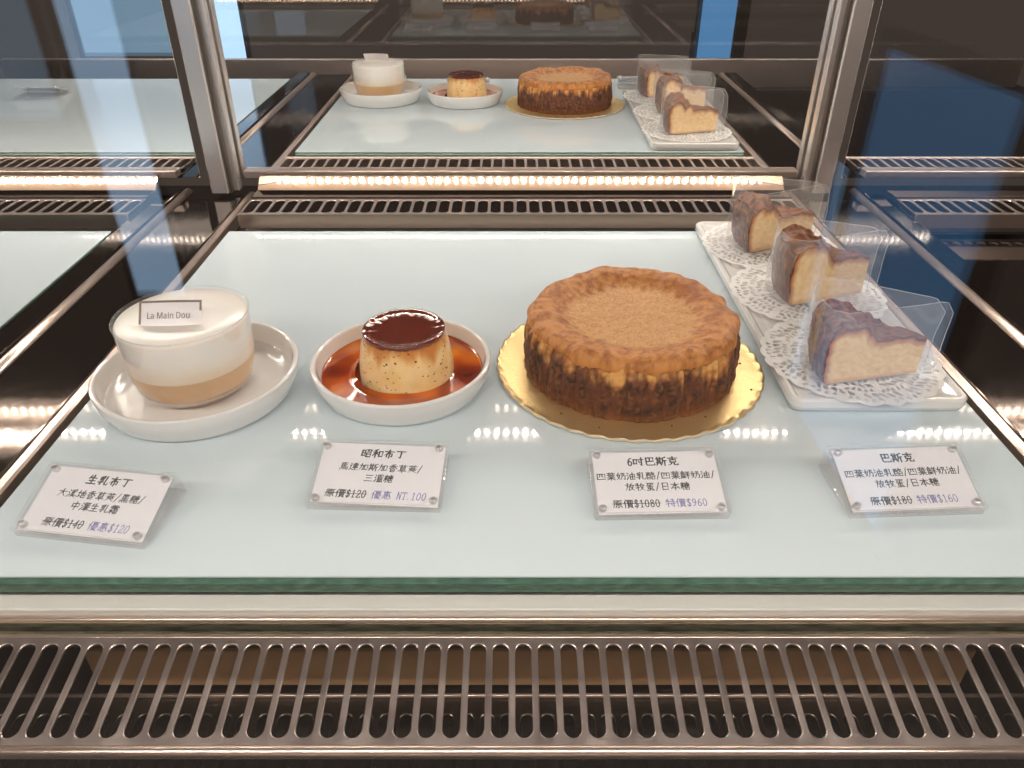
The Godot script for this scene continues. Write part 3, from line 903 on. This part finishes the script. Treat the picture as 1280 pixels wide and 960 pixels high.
func case_body():
	# floor of the case
	struct("case_floor", cbox(2.2, 0.02, 0.70, 0.001), M.polished, Vector3(0, -0.032, -0.625))
	struct("shelf_deck", cbox(0.606, 0.006, 0.49, 0.0008), M.deck, Vector3(0.0105, -0.0185, -0.518))
	struct("duct_floor", cbox(2.2, 0.01, 0.32, 0.001), M.black, Vector3(0, -0.125, -0.14))
	struct("duct_back", cbox(2.2, 0.08, 0.004, 0.001), M.black, Vector3(0, -0.082, -0.292))
	bay_shelf(-0.297, 0.318, "white glass shelf with green edges carrying the cakes")
	bay_shelf(-1.032, -0.417, "empty white glass shelf of the neighbouring bay at left")
	# dividers between the bays
	for s in [-1, 1]:
		var d := base("divider_strip", Vector3(0.0105 + s * 0.3675, 0, -0.56))
		tag(d, "dark polished steel divider strip left of the cream pudding" if s < 0 else "dark polished steel divider strip right of the slice tray", "divider", "polished dividers between the bays")
		# inner trim, flat, ridge and outer flat
		put("flat", cbox(0.066, 0.018, 0.68, 0.0006), M.polished, d, Vector3(-s * 0.008, -0.013, 0))
		put("inner_trim", cbox(0.008, 0.016, 0.68, 0.0015), M.steel, d, Vector3(-s * 0.0455, -0.0125, 0))
		put("ridge", lathe_bar(0.0055, 0.68), M.steel, d, Vector3(s * 0.031, -0.006, 0))
		put("outer_flat", cbox(0.0215, 0.016, 0.68, 0.0006), M.polished, d, Vector3(s * 0.0482, -0.0085, 0))
	# back: lip, punched grille and flat per bay
	var sheet := slot_sheet(43, 0.0143, 0.0112, 0.040, 0.048, 0.0012, 0.0005)
	var names := ["punched steel grille behind the empty shelf of the left bay", "punched steel grille behind the cakes below the mirror", "punched steel grille in the dark bay at right"]
	for k in 3:
		var x: float = [-0.7245, 0.0105, 0.7455][k]
		var o := base("back_grille", Vector3(x, 0, -0.825))
		tag(o, names[k], "grille", "punched grilles along the mirrored back")
		put("slotted_sheet", sheet, M.grille, o, Vector3(0, 0.004, 0))
		put("front_lip", cbox(0.616, 0.016, 0.0022, 0.0006), M.steel, o, Vector3(0, -0.0035, 0.0255))
		put("rear_flat", cbox(0.616, 0.002, 0.026, 0.0005), M.polished, o, Vector3(0, 0.004, -0.0375))
		put("well", cbox(0.612, 0.003, 0.05, 0.0005), M.dark_steel, o, Vector3(0, -0.018, 0.0))
		if k == 2: continue
		var sl := put("sloped_rail", cbox(0.616, 0.002, 0.021, 0.0006), M.steel_bright, o, Vector3(0, 0.0098, -0.0605))
		sl.rotation.x = 0.652
	# mirrored sliding doors and the posts between them
	for k in 3:
		var x: float = [-0.7245, 0.0105, 0.7455][k]
		var o := base("mirror_door", Vector3(x, 0, -0.905))
		tag(o, ["mirrored rear door of the left bay", "mirrored rear door behind the cakes", "mirrored rear door of the dark bay at right"][k], "mirror", "mirrored rear doors")
		put("mirror_pane", cbox(0.705, 0.46, 0.004, 0.0005), M.mirror, o, Vector3(0, 0.24, -0.002))
		put("bottom_rail", cbox(0.655, 0.009, 0.008, 0.001), M.steel, o, Vector3(0, 0.0165, 0.0042))
	for s in [-1, 1]:
		var o := base("corner_post", Vector3(0.0105 + s * 0.352, 0.0, -0.888))
		tag(o, "upright steel post between the mirrors at left" if s < 0 else "upright steel post between the mirrors at right", "post", "upright posts of the case")
		put("profile", cbox(0.020, 0.47, 0.024, 0.0015), M.post, o, Vector3(0, 0.235, 0))
		put("inner_seam", cbox(0.003, 0.47, 0.008, 0.0005), M.dark_steel, o, Vector3(-s * 0.0115, 0.235, 0.004))
		put("inner_profile", cbox(0.008, 0.47, 0.012, 0.001), M.post, o, Vector3(-s * 0.0155, 0.235, -0.006))
	# front: trim rails, slotted air grille, duct behind it
	var tr := base("front_trim", Vector3(0, 0, -0.2675))
	tag(tr, "stained steel trim between white deck and front grille", "trim")
	put("upper_rail", cbox(0.9, 0.012, 0.009, 0.0012), M.olive, tr, Vector3(0, -0.0275, 0.0005))
	put("bead", lathe_bar_x(0.0022, 0.9), M.steel, tr, Vector3(0, -0.0215, -0.0038))
	put("lower_bead", lathe_bar_x(0.0016, 0.9), M.steel, tr, Vector3(0, -0.0235, 0.0062))
	var fg := base("front_grille", Vector3(0, -0.0262, -0.2335))
	tag(fg, "slotted steel air grille in front of the shelf", "grille")
	var plate := put("slotted_sheet", slot_sheet(74, 0.0114, 0.0081, 0.0475, 0.0545, 0.0012, 0.0004), M.grille, fg)
	plate.rotation.x = 0.148
	var lip := put("rolled_lip", lathe_bar_x(0.0030, 0.8436), M.steel, fg, Vector3(0, -0.0068, 0.0285))
	var lower := base("duct_grille", Vector3(0.003, -0.094, -0.243))
	tag(lower, "second slotted plate lying below the front grille", "grille")
	put("slotted_sheet", slot_sheet(74, 0.0114, 0.0078, 0.045, 0.066, 0.0012, 0.0004), M.dark_steel, lower)
	put("back_lip", lathe_bar_x(0.0012, 0.84), M.steel, lower, Vector3(0, 0.0012, -0.0335))
	var bb := put("brown_board", cbox(0.51, 0.031, 0.003, 0.0006), M.brown_board, null, Vector3(0.01, -0.0805, -0.287))
	tag(bb, "brown board seen through the slots of the front grille", "board")
	struct("front_base", cbox(2.2, 0.01, 0.10, 0.001), M.black, Vector3(0, -0.062, -0.075))
	var rail := base("front_rail", Vector3(0.0, -0.02, -0.122))
	tag(rail, "slotted steel rail inside the foot of the front glass", "rail")
	put("rail_body", cbox(2.1, 0.055, 0.012, 0.001), M.grille, rail)
	# double glazing of the front
	for k in 2:
		var g := put("front_glass", cbox(2.2, 0.62, 0.004, 0.0004), M.glass, null, Vector3(0, 0.24, -0.018 - 0.012 * k))
		tag(g, "outer clear front pane that the whole case is seen through" if k == 0 else "inner clear front pane that the whole case is seen through", "glass pane", "front glazing of the case")

func lathe_bar(r: float, length: float) -> ArrayMesh:
	var pts := []
	for e in [[0.0, 0.5], [1.0, 0.5], [1.0, -0.5], [0.0, -0.5]]:
		var row := []
		for j in 16:
			var a := TAU * j / 16
			row.append(Vector3(cos(a) * r * e[0], sin(a) * r * e[0], e[1] * length))
		pts.append(row)
	return grid(pts, [], true, false)

func lathe_bar_x(r: float, length: float) -> ArrayMesh:
	var pts := []
	for e in [[0.0, 0.5], [1.0, 0.5], [1.0, -0.5], [0.0, -0.5]]:
		var row := []
		for j in 16:
			var a := TAU * j / 16
			row.append(Vector3(e[1] * length, cos(a) * r * e[0], sin(a) * r * e[0]))
		pts.append(row)
	return grid(pts, [], true, false)

func dishes_and_food():
	# cream pudding in a clear cup on a dish
	var d1 := put("round_dish", dish_mesh(0.069, 0.0215), M.porcelain, null, Vector3(-0.2195, 0.0002, -0.4565))
	tag(d1, "shallow white round dish under the layered cream pudding", "dish", "white round dishes")
	var p := base("cream_pudding", Vector3(-0.2215, 0.0048, -0.4575))
	tag(p, "layered cream pudding in a clear cup with smooth white top", "pudding")
	var nz := FastNoiseLite.new()
	nz.seed = 4
	nz.frequency = 1.0
	var prof := rounded([[0, 0], [0.0335, 0.0, 0.012], [0.0413, 0.017, 0.012], [0.0428, 0.0545, 0.0016], [0.041, 0.0555], [0, 0.0553]], 8)
	var fine := []
	for i in prof.size() - 1:
		for k in 4: fine.append([lerpf(prof[i][0], prof[i + 1][0], k / 4.0), lerpf(prof[i][1], prof[i + 1][1], k / 4.0)])
	fine.append(prof[prof.size() - 1])
	var layers := [["custard_layer", -0.1, 0.0255], ["milk_layer", 0.0255, 0.041], ["cream_layer", 0.041, 1.0]]
	var cm := mat(Color.WHITE, 0.22)
	cm.vertex_color_use_as_albedo = true
	cm.subsurf_scatter_enabled = true
	cm.subsurf_scatter_strength = 0.25
	for l in layers:
		var pts := []
		var cols := []
		var pr := []
		for i in fine.size():
			var y: float = fine[i][1]
			if y >= l[1] and y <= l[2]: pr.append(fine[i])
			if i + 1 < fine.size():
				for cut in [l[1], l[2]]:
					var y2: float = fine[i + 1][1]
					if (y - cut) * (y2 - cut) < 0.0:
						pr.append([lerpf(fine[i][0], fine[i + 1][0], (cut - y) / (y2 - y)), cut])
		for e in pr:
			var row := []
			var crow := []
			for j in 96:
				var a := TAU * j / 96
				row.append(Vector3(cos(a) * e[0], e[1], sin(a) * e[0]))
				var n := nz.get_noise_3d(cos(a) * 1.6, e[1] * 60, sin(a) * 1.6)
				var c: Color
				if l[0] == "custard_layer": c = srgb(218, 180, 140).lerp(srgb(206, 160, 104), clampf(sm(0.016, 0.0, e[1]) * 0.6 + n, 0, 1))
				elif l[0] == "milk_layer": c = srgb(236, 216, 194).lerp(srgb(243, 236, 228), clampf((e[1] - 0.0255) / 0.0155 + n * 0.5, 0, 1))
				else: c = srgb(243, 237, 230)
				crow.append(c)
			pts.append(row)
			cols.append(crow)
		put(l[0], grid(pts, cols, true), cm, p)
	var cup := put("clear_cup", lathe(rounded([[0, -0.0006], [0.0342, -0.0006, 0.012], [0.0421, 0.017, 0.012], [0.0436, 0.0553, 0.0006], [0.0440, 0.0566], [0.0431, 0.0568], [0.0430, 0.0556]], 8), 96), M.cup, p)
	# foil tag
	var t := base("foil_tag", Vector3(-0.2240, 0.0590, -0.4430), 0.05)
	t.rotation.x = 0.87
	tag(t, "silver foil tag leaning in the white top of the cream pudding", "tag")
	var fm := mat(lin(0.78, 0.745, 0.755), 0.3, 0.35)
	var lift := func(u: float, v: float) -> float:
		return 0.004 * (0.25 - u * u)
	var sheet := func(u0: float, u1: float, v0: float, v1: float, up: float) -> ArrayMesh:
		var pts2 := []
		for i in 9:
			var row := []
			for j in 17:
				var u := lerpf(u0, u1, j / 16.0)
				var v := lerpf(v0, v1, i / 8.0)
				row.append(Vector3((u - 0.5) * 0.0405, lift.call(u - 0.5, v) + up, -v * 0.0178))
			pts2.append(row)
		return grid(pts2, [], false, true)
	put("foil", sheet.call(0.0, 1.0, 0.0, 1.0, 0.0), fm, t)
	var bm := mat(lin(0.20, 0.17, 0.15), 0.3, 0.8)
	put("dark_border", sheet.call(0.0, 1.0, 0.915, 1.0, 0.00015), bm, t)
	put("dark_border", sheet.call(0.0, 0.04, 0.12, 0.914, 0.00015), bm, t)
	put("dark_border", sheet.call(0.965, 1.0, 0.6, 0.914, 0.00015), bm, t)
	var tm := TextMesh.new()
	tm.text = "La Main Dou"
	var sf := SystemFont.new()
	sf.font_names = PackedStringArray(["Droid Sans"])
	tm.font = sf
	tm.font_size = 32
	tm.pixel_size = 0.000155
	tm.depth = 0.0001
	var words := put("print", tm, mat(lin(0.10, 0.09, 0.09), 0.4), t, Vector3(-0.0008, 0.0011, -0.0075))
	words.rotation.x = -PI / 2
	words.scale = Vector3(1, 1.15, 1)
	# custard pudding with caramel
	var d2 := put("round_dish", dish_mesh(0.0638, 0.0205), M.porcelain, null, Vector3(-0.0787, 0.0002, -0.4695))
	tag(d2, "shallow white round dish holding the caramel custard", "dish", "white round dishes")
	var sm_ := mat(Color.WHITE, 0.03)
	sm_.albedo_texture = noise_tex(0.006, 51, [[0.0, lin(0.15, 0.014, 0.003)], [0.35, lin(0.30, 0.035, 0.004)], [0.6, lin(0.56, 0.11, 0.008)], [1.0, lin(0.80, 0.30, 0.022)]], false, 512, 2)  # light shining through the thin sauce painted in as orange patches
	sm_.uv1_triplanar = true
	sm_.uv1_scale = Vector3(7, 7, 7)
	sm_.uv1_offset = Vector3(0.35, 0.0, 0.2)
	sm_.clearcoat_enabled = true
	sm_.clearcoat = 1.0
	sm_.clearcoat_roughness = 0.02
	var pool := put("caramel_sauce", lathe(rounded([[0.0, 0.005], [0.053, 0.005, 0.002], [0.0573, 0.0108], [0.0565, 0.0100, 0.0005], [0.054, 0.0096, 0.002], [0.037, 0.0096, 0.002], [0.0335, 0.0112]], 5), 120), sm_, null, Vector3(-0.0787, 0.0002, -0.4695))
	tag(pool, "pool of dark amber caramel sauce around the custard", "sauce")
	var c := base("caramel_custard", Vector3(-0.0752, 0.0058, -0.4695))
	tag(c, "speckled custard pudding with a dark caramel top", "pudding")
	var cu := mat(Color.WHITE, 0.28)
	cu.albedo_texture = custard_texture()
	cu.subsurf_scatter_enabled = true
	cu.subsurf_scatter_strength = 0.2
	cu.clearcoat_enabled = true
	cu.clearcoat = 0.5
	cu.clearcoat_roughness = 0.15
	var bodyp := []
	for i in 25:
		var v := i / 24.0
		bodyp.append([0.0338 - 0.0056 * v + 0.0012 * sin(PI * v) - 0.0008 * pow(1.0 - v, 8.0) - 0.0006 * pow(v, 12.0), 0.0382 * v])
	put("custard", lathe(bodyp, 96, true), cu, c)
	var cap_m := mat(lin(0.12, 0.016, 0.007), 0.05)
	cap_m.clearcoat_enabled = true
	cap_m.clearcoat = 1.0
	cap_m.clearcoat_roughness = 0.03
	cap_m.heightmap_enabled = true
	cap_m.heightmap_texture = noise_tex(0.006, 61, [], false, 512, 2)
	cap_m.heightmap_scale = 0.008
	cap_m.uv1_triplanar = true
	cap_m.uv1_scale = Vector3(20, 20, 20)
	var cap := []
	var rows := [[0.02845, 0.0362], [0.0288, 0.0376], [0.0284, 0.0388], [0.0272, 0.0392], [0.0255, 0.0386], [0.0235, 0.0382], [0.021, 0.0380], [0.016, 0.0379], [0.008, 0.0378], [0.0, 0.0378]]
	for e in rows:
		var row := []
		for j in 96:
			var a := TAU * j / 96
			var n := nz.get_noise_2d(cos(a) * 5 + 20, sin(a) * 5)
			var low: float = 1.0 if e[1] < 0.037 else 0.0
			var edge: float = sm(0.018, 0.027, e[0])
			row.append(Vector3(cos(a) * (e[0] + n * 0.0004 * edge), e[1] + n * 0.0005 * edge - low * (n + 0.3) * 0.0012, sin(a) * (e[0] + n * 0.0004 * edge)))
		cap.append(row)
	put("caramel_top", grid(cap, [], true), cap_m, c)
	# cheesecake on its gold board
	var bpts := []
	var seg := 480
	for e in [[0.0, 0.0004], [1.0, 0.0004], [1.006, 0.001], [1.004, 0.0024], [0.992, 0.0026], [0.978, 0.0020], [0.96, 0.0019], [0.94, 0.0019], [0.9, 0.0019], [0.0, 0.0019]]:
		var row := []
		for j in seg:
			var a := TAU * j / seg
			var scallop: float = 0.0965 + 0.0013 * absf(sin(a * 22.0)) + 0.0004 * sin(a * 3.0 + 1.0)
			var wav: float = 0.0006 * sin(a * 44.0) if e[0] > 0.985 and e[1] > 0.002 else 0.0
			row.append(Vector3(cos(a) * scallop * e[0], e[1] + wav, sin(a) * scallop * e[0]))
		bpts.append(row)
	var gold := mat(lin(0.82, 0.60, 0.28), 0.42, 0.8)
	gold.roughness_texture = noise_tex(0.02, 71, [[0.0, Color(0.7, 0.7, 0.7)], [1.0, Color(1, 1, 1)]])
	gold.uv1_triplanar = true
	gold.uv1_scale = Vector3(10, 10, 10)
	gold.heightmap_enabled = true
	gold.heightmap_texture = noise_tex(0.05, 72)
	gold.heightmap_scale = 0.012
	var board := base("cake_board", Vector3(0.0865, 0.0002, -0.4925))
	tag(board, "gold scalloped cardboard under the whole cheesecake", "cake board")
	put("gold_face", grid(bpts, [], true), gold, board)
	var epts := []
	for e in [[1.0066, 0.0007], [1.0085, 0.0010], [1.0085, 0.0022], [1.0056, 0.0025]]:
		var row := []
		for j in seg:
			var a := TAU * j / seg
			var scallop: float = 0.0965 + 0.0013 * absf(sin(a * 22.0)) + 0.0004 * sin(a * 3.0 + 1.0)
			row.append(Vector3(cos(a) * scallop * e[0], e[1] + (0.0006 * sin(a * 44.0) if e[1] > 0.002 else 0.0), sin(a) * scallop * e[0]))
		epts.append(row)
	put("paper_rim", grid(epts, [], true), mat(lin(0.62, 0.56, 0.44), 0.6), board)
	var ck := mat(Color.WHITE, 0.5)
	ck.vertex_color_use_as_albedo = true
	ck.heightmap_enabled = true
	ck.heightmap_texture = noise_tex(0.06, 73, [], false, 512, 5)
	ck.heightmap_scale = 0.028
	ck.uv1_triplanar = true
	ck.uv1_scale = Vector3(22, 22, 22)
	ck.metallic_specular = 0.4
	M.cake = ck
	var cake := put("cheesecake", cheesecake(), ck, null, Vector3(0.0865, 0.0023, -0.4915))
	var rng := RandomNumberGenerator.new()
	rng.seed = 9
	var crumb := lathe(rounded([[0, 0], [0.0008, 0.0001, 0.0003], [0.0007, 0.0007, 0.0003], [0, 0.0009]], 3), 9)
	var cmt := mat(lin(0.06, 0.03, 0.015), 0.8)
	for k in 7:
		var ang := rng.randf_range(-1.5, 1.9)
		var rad := rng.randf_range(0.083, 0.092)
		var cr := put("cake_crumb", crumb, cmt, null, Vector3(0.0865 + sin(ang) * rad, 0.0021, -0.4925 + cos(ang) * rad))
		cr.scale = Vector3.ONE * rng.randf_range(0.5, 1.1)
		cr.rotation.y = rng.randf() * 6.0
		tag(cr, "tiny dark cake crumb fallen on the gold board", "crumb", "crumbs on the gold board")
	tag(cake, "whole burnt cheesecake with browned pleated sides and sunken top", "cake")

func tray_and_slices():
	var tray := put("oblong_tray", loft(0.121, 0.332, 0.009, [[0.006, 0.0], [0.002, 0.0012], [0.0, 0.005], [0.0, 0.0098], [0.0014, 0.0112], [0.0036, 0.0112], [0.0062, 0.0096], [0.012, 0.0090]], 6), M.porcelain, null, Vector3(0.2495, 0.0002, -0.594))
	tag(tray, "long white porcelain tray carrying three boxed cake slices", "tray")
	var doily := doily_mesh(0.064)
	var white := mat(lin(0.80, 0.785, 0.775), 0.75)
	white.backlight_enabled = true
	white.backlight = Color(0.25, 0.25, 0.25)
	var alpha := 0.74
	var R := 0.079
	# point of each wedge, turn of its near cut face
	var spots := [
		{"p": Vector3(0.2850, 0, -0.460), "t": 0.22, "c": Vector3(0.2475, 0.0121, -0.484), "n": "nearest"},
		{"p": Vector3(0.2950, 0, -0.588), "t": 0.34, "c": Vector3(0.2500, 0.0126, -0.590), "n": "middle"},
		{"p": Vector3(0.2880, 0, -0.702), "t": 0.42, "c": Vector3(0.2480, 0.0121, -0.695), "n": "rear"}]
	for k in 3:
		var s = spots[k]
		var d := put("paper_doily", doily, white, null, s.c)
		d.rotation.y = k * 0.7
		tag(d, ["white paper doily under the cake slice nearest the front", "white paper doily under the middle cake slice", "white paper doily under the rearmost cake slice"][k], "doily", "paper doilies on the tray")
		var sl := put("cake_slice", slice_mesh(40 + k, alpha, R), M.cake, null, s.p + Vector3(0, 0.0135, 0))
		sl.rotation.y = s.t
		sl.scale = Vector3(0.95, 0.93, 0.95)
		tag(sl, ["burnt cheesecake slice nearest the front of the white tray", "burnt cheesecake slice in the middle of the white tray", "burnt cheesecake slice at the rear of the white tray"][k], "cake slice", "cheesecake slices on the tray")
		var co := put("clear_collar", collar_mesh(alpha, R * 0.95, 0.056, 60 + k), M.film, null, s.p + Vector3(0, 0.0138, 0))
		co.rotation.y = s.t
		var ed := put("film_edge", collar_edge(alpha, R * 0.95, 0.056, 60 + k), M.film_edge, co)
		tag(co, ["clear plastic film standing around the front cake slice", "clear plastic film standing around the middle cake slice", "clear plastic film standing around the rear cake slice"][k], "plastic film", "clear films around the slices")

func cards():
	price_card(Vector3(-0.2363, 0.0002, -0.3043), -0.1413, 0.32, 0.078, 0.0452, ["生乳布丁", "大溪地香草莢/黑糖/", "中澤生乳霜", "原價$140", "優惠$120", 0.0008, 0.12], 0.0, "price card reading 生乳布丁, before the cream pudding")
	price_card(Vector3(-0.0792, 0.0002, -0.3295), -0.0382, 0.31, 0.0783, 0.0452, ["昭和布丁", "馬達加斯加香草莢/", "三溫糖", "原價$120", "優惠 NT.100", 0.0002, 0.12], -0.025, "price card reading 昭和布丁, before the caramel custard")
	price_card(Vector3(0.0848, 0.0002, -0.3223), 0.0188, 0.29, 0.0775, 0.0458, ["6吋巴斯克", "四葉奶油乳酪/四葉鮮奶油/", "放牧蛋/日本糖", "原價$1080", "特價$960", -0.0008, 0.0], 0.012, "price card reading 6吋巴斯克, before the whole cheesecake")
	price_card(Vector3(0.230, 0.0002, -0.3251), 0.0489, 0.35, 0.080, 0.0445, ["巴斯克", "四葉奶油乳酪/四葉鮮奶油/", "放牧蛋/日本糖", "原價$180", "特價$160", 0.0, 0.0], 0.008, "price card reading 巴斯克, before the tray of slices")
	price_card(Vector3(-0.81, 0.0002, -0.40), 0.0, 0.32, 0.078, 0.0452, [], 0.0, "price card on the empty left shelf, seen only in the mirror")
